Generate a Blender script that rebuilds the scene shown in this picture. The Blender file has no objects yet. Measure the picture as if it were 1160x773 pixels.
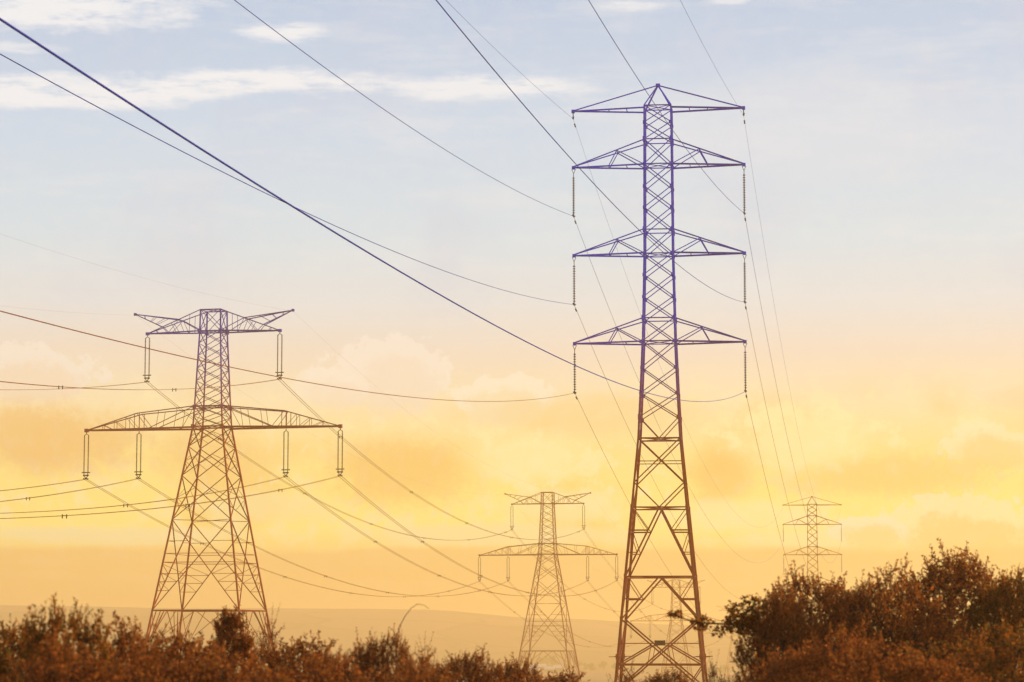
import bpy, bmesh, math, random
from mathutils import Vector, Matrix
from mathutils import noise as mnoise

R = math.radians
SC = bpy.context.scene
COL = SC.collection
F, HOR, CXP, EYE = 3000.0, 725.0, 580.0, 1.7      # focal length in photo pixels, eye level row, centre column, eye height


def srgb(r, g, b):
    f = lambda c: (c / 255 / 12.92) if c / 255 <= 0.04045 else ((c / 255 + 0.055) / 1.055) ** 2.4
    return (f(r), f(g), f(b), 1.0)


# ------------------------------------------------------------------ camera
cam = bpy.data.cameras.new('camera')
cam.sensor_width = 36.0
cam.lens = 36.0 * F / 1160.0
cam.clip_start = 0.5
cam.clip_end = 30000
cam.dof.use_dof = True
cam.dof.focus_distance = 260
cam.dof.aperture_fstop = 4.0
camo = bpy.data.objects.new('camera', cam)
camo.location = (0, 0, EYE)
PITCH = math.atan((HOR - 386.5) / F)               # the lens looks up by 6.4 degrees
camo.rotation_euler = (R(90) + PITCH, 0, 0)
COL.objects.link(camo)
SC.camera = camo

# ------------------------------------------------------------------ exposure and sampling
SC.view_settings.view_transform = 'Standard'
SC.view_settings.look = 'None'
SC.view_settings.exposure = 0.0
SC.view_settings.gamma = 1.0
SC.view_settings.use_curve_mapping = False
SC.render.engine = 'CYCLES'
SC.cycles.max_bounces = 8
SC.cycles.transmission_bounces = 6
SC.cycles.volume_bounces = 2
SC.cycles.use_denoising = True
SC.cycles.use_adaptive_sampling = False

# ------------------------------------------------------------------ sun and sky
SUN_EL, SUN_AZ = R(14.0), R(42.0)                   # low sun ahead of the camera, off to the right
sun = bpy.data.lights.new('sun', 'SUN')
sun.energy = 5.0
sun.angle = R(1.5)
sun.color = (1.0, 0.78, 0.46)
suno = bpy.data.objects.new('sun', sun)
sd = Vector((math.sin(SUN_AZ) * math.cos(SUN_EL), math.cos(SUN_AZ) * math.cos(SUN_EL), math.sin(SUN_EL)))
suno.rotation_euler = sd.to_track_quat('Z', 'Y').to_euler()
suno.location = (60, 90, 40)
COL.objects.link(suno)


class NT:
    """tiny helper for writing node graphs"""
    def __init__(self, tree):
        self.t = tree
        tree.nodes.clear()

    def n(self, typ, **kw):
        nd = self.t.nodes.new(typ)
        for k, v in kw.items():
            setattr(nd, k, v)
        return nd

    def put(self, sock, v):
        if isinstance(v, (int, float)):
            sock.default_value = v
        elif isinstance(v, (tuple, list)):
            sock.default_value = v
        else:
            self.t.links.new(v, sock)

    def m(self, op, a, b=0.0, c=0.0, clamp=False):
        nd = self.n('ShaderNodeMath', operation=op, use_clamp=clamp)
        for i, v in enumerate((a, b, c)):
            self.put(nd.inputs[i], v)
        return nd.outputs[0]

    def step(self, e0, e1, x):                      # smoothstep; e0 may be larger than e1
        nd = self.n('ShaderNodeMapRange', interpolation_type='SMOOTHSTEP')
        self.put(nd.inputs['Value'], x)
        self.put(nd.inputs['From Min'], e0)
        self.put(nd.inputs['From Max'], e1)
        return nd.outputs['Result']

    def mix(self, fac, a, b):
        nd = self.n('ShaderNodeMix', data_type='RGBA')
        self.put(nd.inputs[0], fac)
        self.put(nd.inputs[6], a)
        self.put(nd.inputs[7], b)
        return nd.outputs[2]

    def noise(self, vec, scale, detail=4.0, rough=0.55, lac=2.0):
        nd = self.n('ShaderNodeTexNoise')
        self.put(nd.inputs['Vector'], vec)
        nd.inputs['Scale'].default_value = scale
        nd.inputs['Detail'].default_value = detail
        nd.inputs['Roughness'].default_value = rough
        nd.inputs['Lacunarity'].default_value = lac
        return nd.outputs['Fac']

    def ramp(self, fac, stops, mode='LINEAR'):
        nd = self.n('ShaderNodeValToRGB')
        el = nd.color_ramp.elements
        nd.color_ramp.interpolation = mode
        el[0].position, el[0].color = stops[0]
        el[1].position, el[1].color = stops[-1]
        for p, c in stops[1:-1]:
            e = el.new(p)
            e.color = c
        self.put(nd.inputs[0], fac)
        return nd.outputs[0]

    def vec(self, x, y, z=0.0):
        nd = self.n('ShaderNodeCombineXYZ')
        for i, v in enumerate((x, y, z)):
            self.put(nd.inputs[i], v)
        return nd.outputs[0]


def build_world():
    w = bpy.data.worlds.new('World')
    SC.world = w
    w.use_nodes = True
    k = NT(w.node_tree)
    tc = k.n('ShaderNodeTexCoord')
    sp = k.n('ShaderNodeSeparateXYZ')
    w.node_tree.links.new(tc.outputs['Generated'], sp.inputs[0])
    x, y, z = sp.outputs
    az = k.m('ARCTAN2', x, y)                                        # azimuth from +Y, radians
    hyp = k.m('SQRT', k.m('ADD', k.m('MULTIPLY', x, x), k.m('MULTIPLY', y, y)))
    el = k.m('DIVIDE', z, k.m('MAXIMUM', hyp, 0.02))
    ang = k.m('SUBTRACT', k.m('ARCTANGENT', el), PITCH)                 # tangent of the elevation
    # azimuth and elevation in thirds of a milliradian, the unit all the clouds below are given in
    U = k.m('MULTIPLY_ADD', az, F, CXP)
    V = k.m('MULTIPLY_ADD', k.m('TANGENT', ang), -F, 386.5)
    p = lambda py: math.tan(PITCH + math.atan((386.5 - py) / F)) / 0.6
    base = k.ramp(k.m('DIVIDE', el, 0.6, clamp=True), [
        (0.0, srgb(245, 196, 122)), (p(690), srgb(249, 202, 121)), (p(640), srgb(253, 212, 132)),
        (p(600), srgb(270, 248, 142)), (p(560), srgb(268, 242, 140)), (p(510), srgb(262, 233, 152)), (p(455), srgb(256, 235, 190)),
        (p(400), srgb(245, 228, 208)), (p(345), srgb(232, 232, 230)), (p(270), srgb(217, 231, 240)),
        (p(150), srgb(206, 223, 241)), (p(0), srgb(188, 208, 234)), (0.7, srgb(172, 188, 222)), (1.0, srgb(140, 160, 205))])
    P = k.vec(k.m('MULTIPLY', U, 0.01), k.m('MULTIPLY', V, 0.01), 0.0)
    Pw = k.vec(k.m('MULTIPLY', U, 0.004), k.m('MULTIPLY', V, 0.02), 3.7)
    n_c = k.noise(P, 1.6, 6.0, 0.6)
    n_f = k.noise(P, 5.0, 4.0, 0.6)
    n_w = k.noise(Pw, 1.5, 6.0, 0.58)
    n_b = k.noise(P, 0.55, 4.0, 0.5)
    col = base
    # broad, soft mottling of the golden cloud deck low in the sky
    band = k.m('MULTIPLY', k.step(400, 500, V), k.step(640, 600, V))
    col = k.mix(k.m('MULTIPLY', k.m('MULTIPLY', k.step(0.50, 0.66, n_b), band), 0.55), col, srgb(251, 203, 114))
    col = k.mix(k.m('MULTIPLY', k.m('MULTIPLY', k.step(0.50, 0.58, k.m('ADD', k.m('MULTIPLY', n_c, 0.6), k.m('MULTIPLY', n_f, 0.4))), band), 0.6), col, srgb(264, 246, 184))
    # slight lavender / pale variation in the high air
    hi = k.step(420, 300, V)
    col = k.mix(k.m('MULTIPLY', k.m('MULTIPLY', k.step(0.45, 0.7, n_w), hi), 0.35), col, srgb(236, 238, 241))
    col = k.mix(k.m('MULTIPLY', k.m('MULTIPLY', k.step(0.52, 0.32, n_b), hi), 0.3), col, srgb(210, 214, 232))

    n_v = k.noise(k.vec(k.m('MULTIPLY', U, 0.012), k.m('MULTIPLY', V, 0.05), 9.1), 1.6, 5.0, 0.6)
    n_g = k.noise(P, 14.0, 3.0, 0.6)
    n_p = k.m('ADD', k.m('MULTIPLY_ADD', n_g, 0.18, k.m('MULTIPLY', n_c, 0.46)), k.m('MULTIPLY', n_f, 0.36))
    n_s = k.m('ADD', k.m('MULTIPLY', n_w, 0.7), k.m('MULTIPLY', n_p, 0.3))

    def cloud(cx, cy, rx, ry, c, amt, nz, kz, inner=0.35, flat=None, wisp=False):
        nonlocal col
        dx = k.m('DIVIDE', k.m('SUBTRACT', U, cx), rx)
        dy = k.m('DIVIDE', k.m('SUBTRACT', V, cy), ry)
        d = k.m('SQRT', k.m('ADD', k.m('MULTIPLY', dx, dx), k.m('MULTIPLY', dy, dy)))
        d = k.m('MULTIPLY_ADD', k.m('SUBTRACT', 0.5, nz), kz, d)
        f = k.m('MULTIPLY', k.step(1.0, inner, d), amt)
        if wisp:
            f = k.m('MULTIPLY', f, k.step(0.24, 0.54, n_v))
        if flat is not None:                                         # fades away towards its own foot
            f = k.m('MULTIPLY', f, k.step(flat[1], flat[0], V))
        col = k.mix(f, col, c)
    white, cream = srgb(246, 247, 250), srgb(254, 242, 214)
    # thin streaks high on the left
    cloud(60, 18, 185, 34, white, 0.95, n_s, 3.0, wisp=True)
    cloud(312, 39, 58, 16, white, 0.9, n_s, 2.0, wisp=True)
    cloud(110, 112, 270, 26, white, 0.95, n_s, 2.8, wisp=True)
    cloud(300, 96, 170, 26, white, 0.95, n_s, 2.8, wisp=True)
    cloud(540, 98, 150, 18, white, 0.85, n_s, 2.4, wisp=True)
    cloud(20, 66, 70, 8, white, 0.6, n_s, 2.0, wisp=True)
    cloud(715, 8, 45, 7, white, 0.6, n_s, 1.6, wisp=True)
    cloud(830, 3, 30, 6, white, 0.6, n_s, 1.6, wisp=True)
    cloud(900, 150, 300, 90, srgb(226, 231, 239), 0.5, n_b, 1.4)

    # heaped clouds: a light rim above a warmer body
    def heap(cx, cy, rx, ry, rim, body, amt=0.8):
        cloud(cx, cy, rx, ry, rim, amt, n_p, 2.8, 0.86, (cy + ry * 0.2, cy + ry * 1.0))
        cloud(cx + rx * 0.05, cy + ry * 0.34, rx * 0.88, ry * 0.86, body, amt, n_p, 2.8, 0.55)
    heap(440, 425, 78, 44, srgb(255, 243, 228), srgb(249, 228, 202), 0.62)
    heap(380, 440, 46, 24, srgb(255, 241, 222), srgb(250, 229, 200), 0.55)
    heap(35, 428, 88, 34, srgb(253, 240, 224), srgb(250, 225, 194), 0.75)
    heap(565, 452, 70, 28, srgb(255, 243, 217), srgb(252, 230, 184), 0.8)
    # darker gold hollows and bright lit flanks
    gold = srgb(250, 199, 108)
    cloud(455, 535, 120, 52, gold, 0.75, n_p, 2.0)
    cloud(812, 540, 52, 44, gold, 0.7, n_p, 1.6)
    cloud(60, 500, 150, 52, srgb(248, 200, 126), 0.85, n_p, 2.0)
    cloud(240, 520, 90, 46, srgb(250, 205, 124), 0.7, n_p, 2.0)
    cloud(690, 470, 150, 34, srgb(252, 217, 148), 0.6, n_p, 2.0)
    cloud(1000, 540, 170, 34, srgb(252, 209, 122), 0.7, n_p, 2.2)
    pale = srgb(264, 248, 184)
    cloud(600, 520, 90, 40, pale, 0.75, n_p, 2.2)
    cloud(640, 575, 110, 30, pale, 0.7, n_p, 2.2)
    cloud(905, 500, 110, 50, pale, 0.75, n_p, 2.2)
    cloud(840, 585, 120, 26, pale, 0.7, n_p, 2.0)
    cloud(300, 575, 110, 26, srgb(255, 238, 172), 0.7, n_p, 2.0)
    cloud(120, 608, 260, 16, srgb(255, 241, 184), 0.85, n_s, 1.6)
    cloud(560, 606, 260, 18, srgb(255, 240, 178), 0.8, n_s, 1.6)
    cloud(940, 612, 160, 16, pale, 0.75, n_s, 1.6)
    heap(1120, 508, 58, 26, srgb(255, 241, 196), srgb(251, 213, 130), 0.62)
    heap(1080, 600, 100, 40, srgb(255, 244, 198), srgb(251, 209, 116), 0.68)
    heap(985, 604, 46, 20, srgb(255, 245, 206), srgb(253, 226, 146), 0.85)
    heap(1150, 450, 60, 18, srgb(253, 232, 196), srgb(250, 220, 172), 0.5)
    # the flat grey-gold bank low over the hills
    bank = k.m('MULTIPLY', k.step(617, 627, k.m('MULTIPLY_ADD', k.m('SUBTRACT', n_w, 0.5), 22.0, V)), 0.85)
    col = k.mix(bank, col, k.ramp(k.m('DIVIDE', el, 0.04, clamp=True), [(0.0, srgb(245, 196, 118)), (1.0, srgb(248, 204, 124))]))
    streak = k.m('MULTIPLY', k.step(0.52, 0.66, n_w), k.m('MULTIPLY', k.step(622, 640, V), k.step(725, 690, V)))
    col = k.mix(k.m('MULTIPLY', streak, 0.5), col, srgb(250, 214, 142))
    # fine grain
    col = k.mix(k.m('MULTIPLY', k.step(0.4, 0.75, n_f), 0.06), col, srgb(255, 250, 240))

    sky = k.n('ShaderNodeTexSky', sky_type='NISHITA', sun_disc=False, sun_elevation=SUN_EL, sun_rotation=SUN_AZ,
              altitude=100, air_density=1.0, dust_density=1.0, ozone_density=1.0)
    b1 = k.n('ShaderNodeBackground')
    k.put(b1.inputs[0], sky.outputs[0])
    b1.inputs[1].default_value = 0.05
    b2 = k.n('ShaderNodeBackground')
    k.put(b2.inputs[0], col)
    b2.inputs[1].default_value = 1.0
    mx = k.n('ShaderNodeMixShader')
    mx.inputs[0].default_value = 0.985
    k.put(mx.inputs[1], b1.outputs[0])
    k.put(mx.inputs[2], b2.outputs[0])
    out = k.n('ShaderNodeOutputWorld')
    k.put(out.inputs[0], mx.outputs[0])
    w.cycles.sampling_method = 'MANUAL'
    w.cycles.sample_map_resolution = 1024


build_world()


# ------------------------------------------------------------------ object helpers
def tag(o, label=None, cat=None, group=None, kind=None):
    for key, v in (('label', label), ('category', cat), ('group', group), ('kind', kind)):
        if v:
            o[key] = v
    return o


def thing(name, label, cat, loc=(0, 0, 0), rz=0.0, group=None):
    o = bpy.data.objects.new(name, None)
    o.empty_display_size = 0.5
    COL.objects.link(o)
    o.location = loc
    o.rotation_euler = (0, 0, rz)
    return tag(o, label, cat, group)


def link(name, me, mat, parent=None):
    o = bpy.data.objects.new(name, me)
    COL.objects.link(o)
    if parent:
        o.parent = parent
    if mat and not me.materials:
        me.materials.append(mat)
    elif mat and me.materials[0] != mat:
        o.material_slots[0].link = 'OBJECT'
        o.material_slots[0].material = mat
    return o


class MB:
    """collects vertices and faces for one mesh"""
    def __init__(self):
        self.v, self.f = [], []

    def bar(self, p, q, w, angle=True):
        """rolled steel angle from p to q (or a square bar)"""
        p, q = Vector(p), Vector(q)
        d = q - p
        if d.length < 1e-5:
            return
        d.normalize()
        up = Vector((0, 0, 1)) if abs(d.z) < 0.9 else Vector((1, 0, 0))
        a = d.cross(up).normalized()
        b = d.cross(a).normalized()
        h = w / 2
        if angle:
            t = w * 0.3
            prof = [(-h, -h), (h, -h), (h, -h + t), (-h + t, -h + t), (-h + t, h), (-h, h)]
        else:
            prof = [(-h, -h), (h, -h), (h, h), (-h, h)]
        n, i0 = len(prof), len(self.v)
        for c in (p, q):
            for s, u in prof:
                self.v.append(c + a * s + b * u)
        for i in range(n):
            j = (i + 1) % n
            self.f.append((i0 + i, i0 + j, i0 + n + j, i0 + n + i))
        self.f.append(tuple(range(i0 + n - 1, i0 - 1, -1)))
        self.f.append(tuple(range(i0 + n, i0 + 2 * n)))

    def tube(self, pts, rad, n=6, cap=True):
        pts = [Vector(p) for p in pts]
        i0 = len(self.v)
        for i, p in enumerate(pts):
            d = (pts[min(i + 1, len(pts) - 1)] - pts[max(i - 1, 0)])
            d = d.normalized() if d.length > 1e-9 else Vector((0, 0, 1))
            up = Vector((0, 0, 1)) if abs(d.z) < 0.95 else Vector((1, 0, 0))
            a = d.cross(up).normalized()
            b = d.cross(a)
            r = rad(i / (len(pts) - 1)) if callable(rad) else rad
            for j in range(n):
                t = 2 * math.pi * j / n
                self.v.append(p + a * (r * math.cos(t)) + b * (r * math.sin(t)))
        for i in range(len(pts) - 1):
            for j in range(n):
                k = (j + 1) % n
                self.f.append((i0 + i * n + j, i0 + i * n + k, i0 + (i + 1) * n + k, i0 + (i + 1) * n + j))
        if cap:
            self.f.append(tuple(range(i0 + n - 1, i0 - 1, -1)))
            e = i0 + (len(pts) - 1) * n
            self.f.append(tuple(range(e, e + n)))

    def lathe(self, c, prof, n=10):
        """prof: (radius, z) pairs from top to bottom about the vertical through c"""
        c = Vector(c)
        i0 = len(self.v)
        for r, z in prof:
            for j in range(n):
                t = 2 * math.pi * j / n
                self.v.append(c + Vector((r * math.cos(t), r * math.sin(t), z)))
        for i in range(len(prof) - 1):
            for j in range(n):
                k = (j + 1) % n
                self.f.append((i0 + i * n + k, i0 + i * n + j, i0 + (i + 1) * n + j, i0 + (i + 1) * n + k))

    def box(self, c, sx, sy, sz, rz=0.0):
        c = Vector(c)
        i0 = len(self.v)
        cs, sn = math.cos(rz), math.sin(rz)
        for z in (-1, 1):
            for x, y in ((-1, -1), (1, -1), (1, 1), (-1, 1)):
                X, Y = x * sx / 2, y * sy / 2
                self.v.append(c + Vector((X * cs - Y * sn, X * sn + Y * cs, z * sz / 2)))
        for f in ((3, 2, 1, 0), (4, 5, 6, 7), (0, 1, 5, 4), (1, 2, 6, 5), (2, 3, 7, 6), (3, 0, 4, 7)):
            self.f.append(tuple(i0 + i for i in f))

    def mesh(self, name, smooth=False):
        me = bpy.data.meshes.new(name)
        me.from_pydata([tuple(v) for v in self.v], [], self.f)
        if smooth:
            me.polygons.foreach_set('use_smooth', [True] * len(me.polygons))
        me.update()
        return me


# ------------------------------------------------------------------ materials
def new_mat(name):
    m = bpy.data.materials.new(name)
    m.use_nodes = True
    k = NT(m.node_tree)
    out = k.n('ShaderNodeOutputMaterial')
    return m, k, out


def steel(name, low, high, z0, z1, rough=0.85):
    """lattice steel: violet-blue paint above, red-brown primer and rust below, worn across a broad uneven border"""
    m, k, out = new_mat(name)
    tc = k.n('ShaderNodeTexCoord')
    sp = k.n('ShaderNodeSeparateXYZ')
    k.put(sp.inputs[0], tc.outputs['Object'])
    nz = k.noise(tc.outputs['Object'], 1.3, 4.0)
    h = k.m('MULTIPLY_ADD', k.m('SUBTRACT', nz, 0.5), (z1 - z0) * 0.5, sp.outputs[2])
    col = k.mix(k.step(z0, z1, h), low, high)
    col = k.mix(k.m('MULTIPLY', k.step(0.55, 0.7, nz), 0.35), col, (0.11, 0.05, 0.03, 1))
    b = k.n('ShaderNodeBsdfPrincipled')
    k.put(b.inputs['Base Color'], col)
    b.inputs['Roughness'].default_value = rough
    b.inputs['Specular IOR Level'].default_value = 0.08
    k.put(out.inputs[0], b.outputs[0])
    return m


def plain(name, col, rough=0.6, metal=0.0, var=0.25, scale=4.0, spec=0.3):
    m, k, out = new_mat(name)
    tc = k.n('ShaderNodeTexCoord')
    nz = k.noise(tc.outputs['Object'], scale, 4.0)
    c2 = tuple(c * (1 - var) for c in col[:3]) + (1,)
    b = k.n('ShaderNodeBsdfPrincipled')
    k.put(b.inputs['Base Color'], k.mix(k.step(0.35, 0.65, nz), col, c2))
    b.inputs['Roughness'].default_value = rough
    b.inputs['Metallic'].default_value = metal
    b.inputs['Specular IOR Level'].default_value = spec
    k.put(out.inputs[0], b.outputs[0])
    return m


def leaf_mat(name, cols, trans=0.6):
    m, k, out = new_mat(name)
    g = k.n('ShaderNodeNewGeometry')
    tc = k.n('ShaderNodeTexCoord')
    patch = k.noise(tc.outputs['Object'], 1.8, 3.0)
    r = k.m('FRACT', k.m('ADD', k.m('MULTIPLY', g.outputs['Random Per Island'], 0.55), k.m('MULTIPLY', patch, 1.0)))
    n = len(cols)
    col = k.ramp(r, [(i / (n - 1), c) for i, c in enumerate(cols)])
    d = k.n('ShaderNodeBsdfDiffuse')
    k.put(d.inputs[0], col)
    t = k.n('ShaderNodeBsdfTranslucent')
    k.put(t.inputs[0], col)
    mx = k.n('ShaderNodeMixShader')
    mx.inputs[0].default_value = trans
    k.put(mx.inputs[1], d.outputs[0])
    k.put(mx.inputs[2], t.outputs[0])
    k.put(out.inputs[0], mx.outputs[0])
    return m


VIOLET_TINT, BROWN_TINT = (0.025, 0.045, 0.80, 1), (0.50, 0.075, 0.008, 1)  # cool and warm light tints put into the steel colour
M_TALL = steel('violet_and_rust_steel', BROWN_TINT, VIOLET_TINT, 20.0, 38.0)
M_WIDE = steel('purple_and_rust_steel', BROWN_TINT, (0.10, 0.05, 0.52, 1), 31.0, 47.0)
M_BROWN_TINT = steel('rust_brown_steel', (0.48, 0.085, 0.007, 1), (0.48, 0.085, 0.007, 1), 20.0, 40.0)  # far towers: warm light tint painted over the whole height
M_INS = plain('dark_glazed_insulator', (0.07, 0.04, 0.06, 1), 0.7, spec=0.15)
M_FIT = plain('dark_fitting_steel', (0.07, 0.04, 0.04, 1), 0.8, spec=0.1)
M_WIRE_V = plain('violet_grey_wire', (0.08, 0.08, 0.50, 1), 0.95, spec=0.0)  # high wires: cool light tint painted into the colour
M_WIRE_B = plain('brown_weathered_wire', (0.36, 0.11, 0.025, 1), 0.95, spec=0.0)  # lower wires: warm light tint painted into the colour
M_SIGN = plain('dark_rusted_plate', (0.20, 0.045, 0.012, 1), 0.9, spec=0.05)
M_BARK = plain('brown_bark', (0.07, 0.032, 0.018, 1), 0.9, scale=20)
M_LEAF_RUST = leaf_mat('rust_leaves', [(0.20, 0.052, 0.016, 1), (0.37, 0.082, 0.019, 1), (0.47, 0.115, 0.022, 1), (0.24, 0.10, 0.022, 1), (0.55, 0.165, 0.03, 1)])
M_LEAF_DARK = leaf_mat('dark_olive_leaves', [(0.13, 0.07, 0.015, 1), (0.28, 0.095, 0.02, 1), (0.14, 0.11, 0.02, 1), (0.20, 0.12, 0.022, 1), (0.40, 0.12, 0.022, 1), (0.46, 0.15, 0.022, 1)])
M_LEAF_ORNG = leaf_mat('orange_leaves', [(0.20, 0.045, 0.014, 1), (0.38, 0.09, 0.018, 1), (0.46, 0.12, 0.02, 1), (0.26, 0.085, 0.02, 1), (0.52, 0.20, 0.04, 1)])
M_LEAF_FAR = leaf_mat('far_tree_leaves', [(0.05, 0.03, 0.014, 1), (0.09, 0.05, 0.018, 1), (0.07, 0.05, 0.016, 1), (0.11, 0.05, 0.02, 1)], 0.3)


# ------------------------------------------------------------------ ground: one sheet out to the hills
def rise(py):
    """tangent of the elevation seen at a photo row (centre column)"""
    return math.tan(PITCH + math.atan((386.5 - py) / F))


def wide_k(py):
    """how much wider a pixel is at this row than on the level, for a thing at a given ground distance"""
    return 1.0 / (math.cos(PITCH) - (386.5 - py) / F * math.sin(PITCH))


def at(px, py, D):
    return Vector(((px - CXP) / F * D * wide_k(py), D, EYE + rise(py) * D))


def lerp_tab(tab, x):
    if x <= tab[0][0]:
        return tab[0][1]
    for (a, va), (b, vb) in zip(tab, tab[1:]):
        if x <= b:
            t = (x - a) / (b - a)
            t = t * t * (3 - 2 * t)
            return va + (vb - va) * t
    return tab[-1][1]


# towers: (column, distance, row of the top)
TALL_NEAR, TALL_FAR = (748.2, 245.0, 97.0), (919.6, 735.0, 562.8)
WIDE = [(239.5, 370.0, 352.0), (620.4, 707.0, 558.0), (765.0, 1080.0, 657.0), (832.0, 1600.0, 686.0)]
PROFILE = [(-400, 0.6), (0, 0), (60, -0.2), (245, -2.8), (370, -5.4), (720, -12.0), (1080, -23.5), (1600, -28), (2200, -27), (2600, -23), (3700, 0), (9000, 0)]
RIDGE = [(-3000, 66), (-900, 52), (-400, 45.0), (-120, 43.5), (60, 30), (220, 23), (420, 19), (900, 24), (3000, 40)]
TALL_H = 245.0 * (rise(97) - rise(780))
WIDE_H = 370.0 * (rise(352) - rise(757))


def foot(t, h):
    return Vector(((t[0] - CXP) / F * t[1], t[1], EYE + rise(t[2]) * t[1] - h))


BUMPS = [foot(t, TALL_H) for t in (TALL_NEAR, TALL_FAR)] + [foot(t, WIDE_H + 1.6) for t in WIDE]


def ground_base(x, y):
    z = lerp_tab(PROFILE, y)
    t = min(max((y - 2500) / 1100.0, 0), 1)
    t = t * t * (3 - 2 * t)
    xr = x / max(y, 1) * 3500
    hgt = lerp_tab(RIDGE, xr) + 1.3 * mnoise.noise(Vector((xr * 0.006, 0, 0)))
    z = z + t * hgt * max(0.0, 1 - max(0, y - 3600) / 9000.0)
    z += 0.5 * mnoise.noise(Vector((x * 0.01, y * 0.01, 2))) * min(1, max(0, y - 60) / 300)
    return z


BUMP_DZ = [(b, b.z - ground_base(b.x, b.y)) for b in BUMPS]


def ground_z(x, y):
    z = ground_base(x, y)
    for b, dz in BUMP_DZ:
        r2 = ((x - b.x) ** 2 + (y - b.y) ** 2) / (2 * (0.045 * b.y + 12) ** 2)
        if r2 < 12:
            z += dz * math.exp(-r2)
    return z


def build_ground():
    ys = [-390 + 30 * i for i in range(13)] + [10 * i for i in range(1, 80)] + [800 + 30 * i for i in range(100)] + [3800 + 260 * i for i in range(21)]
    us = [-1 + 2 * i / 150 for i in range(151)]
    xs = [3400 * (0.12 * u + 0.88 * u ** 3) for u in us]
    mb = MB()
    for yy in ys:
        for xx in xs:
            mb.v.append(Vector((xx, yy, ground_z(xx, yy))))
    n = len(xs)
    for j in range(len(ys) - 1):
        for i in range(n - 1):
            mb.f.append((j * n + i, j * n + i + 1, (j + 1) * n + i + 1, (j + 1) * n + i))
    m, k, out = new_mat('fields_and_rough_grass')
    tc = k.n('ShaderNodeTexCoord')
    pos = tc.outputs['Object']
    sp = k.n('ShaderNodeSeparateXYZ')
    k.put(sp.inputs[0], pos)
    wob = k.noise(pos, 0.004, 3.0)
    v2 = k.vec(k.m('MULTIPLY_ADD', wob, 180.0, sp.outputs[0]), k.m('MULTIPLY', sp.outputs[1], 0.55), 0.0)
    vo = k.n('ShaderNodeTexVoronoi', feature='F1')
    k.put(vo.inputs['Vector'], v2)
    vo.inputs['Scale'].default_value = 0.0075
    ve = k.n('ShaderNodeTexVoronoi', feature='DISTANCE_TO_EDGE')
    k.put(ve.inputs['Vector'], v2)
    ve.inputs['Scale'].default_value = 0.0075
    s2 = k.n('ShaderNodeSeparateColor')
    k.put(s2.inputs[0], vo.outputs['Color'])
    field = k.ramp(s2.outputs[0], [(0.0, (0.18, 0.09, 0.05, 1)), (0.3, (0.25, 0.12, 0.07, 1)), (0.55, (0.32, 0.16, 0.10, 1)), (0.8, (0.20, 0.10, 0.055, 1)), (1.0, (0.38, 0.20, 0.12, 1))], 'CONSTANT')
    hedge = k.step(0.05, 0.02, k.m('MULTIPLY_ADD', k.m('SUBTRACT', wob, 0.5), 0.04, ve.outputs['Distance']))
    field = k.mix(k.m('MULTIPLY', hedge, 0.7), field, (0.10, 0.07, 0.03, 1))
    g1 = k.noise(pos, 0.35, 6.0, 0.65)
    grass = k.mix(k.step(0.35, 0.65, g1), (0.10, 0.055, 0.022, 1), (0.17, 0.11, 0.04, 1))
    grass = k.mix(k.m('MULTIPLY', k.step(0.45, 0.7, k.noise(pos, 0.05, 4.0)), 0.6), grass, (0.06, 0.06, 0.02, 1))
    col = k.mix(k.step(500, 1100, sp.outputs[1]), grass, field)
    b = k.n('ShaderNodeBsdfPrincipled')
    k.put(b.inputs['Base Color'], col)
    b.inputs['Roughness'].default_value = 0.95
    b.inputs['Specular IOR Level'].default_value = 0.1
    bp = k.n('ShaderNodeBump')
    bp.inputs['Strength'].default_value = 0.6
    k.put(bp.inputs['Height'], g1)
    k.put(b.inputs['Normal'], bp.outputs[0])
    k.put(out.inputs[0], b.outputs[0])
    o = link('ground', mb.mesh('ground', True), m)
    tag(o, kind='structure')


build_ground()


def build_haze():
    mb = MB()
    x0, x1, y0, y1, z0, z1 = -3450, 3450, -420, 9100, -34, 66
    mb.box(((x0 + x1) / 2, (y0 + y1) / 2, (z0 + z1) / 2), x1 - x0, y1 - y0, z1 - z0)
    m, k, out = new_mat('warm_evening_haze')
    v = k.n('ShaderNodeVolumePrincipled')
    v.inputs['Color'].default_value = (1.0, 0.71, 0.31, 1)
    v.inputs['Density'].default_value = 0.00046
    v.inputs['Anisotropy'].default_value = 0.35
    k.put(out.inputs['Volume'], v.outputs[0])
    o = link('haze', mb.mesh('haze'), m)
    tag(o, kind='stuff')


build_haze()


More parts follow.
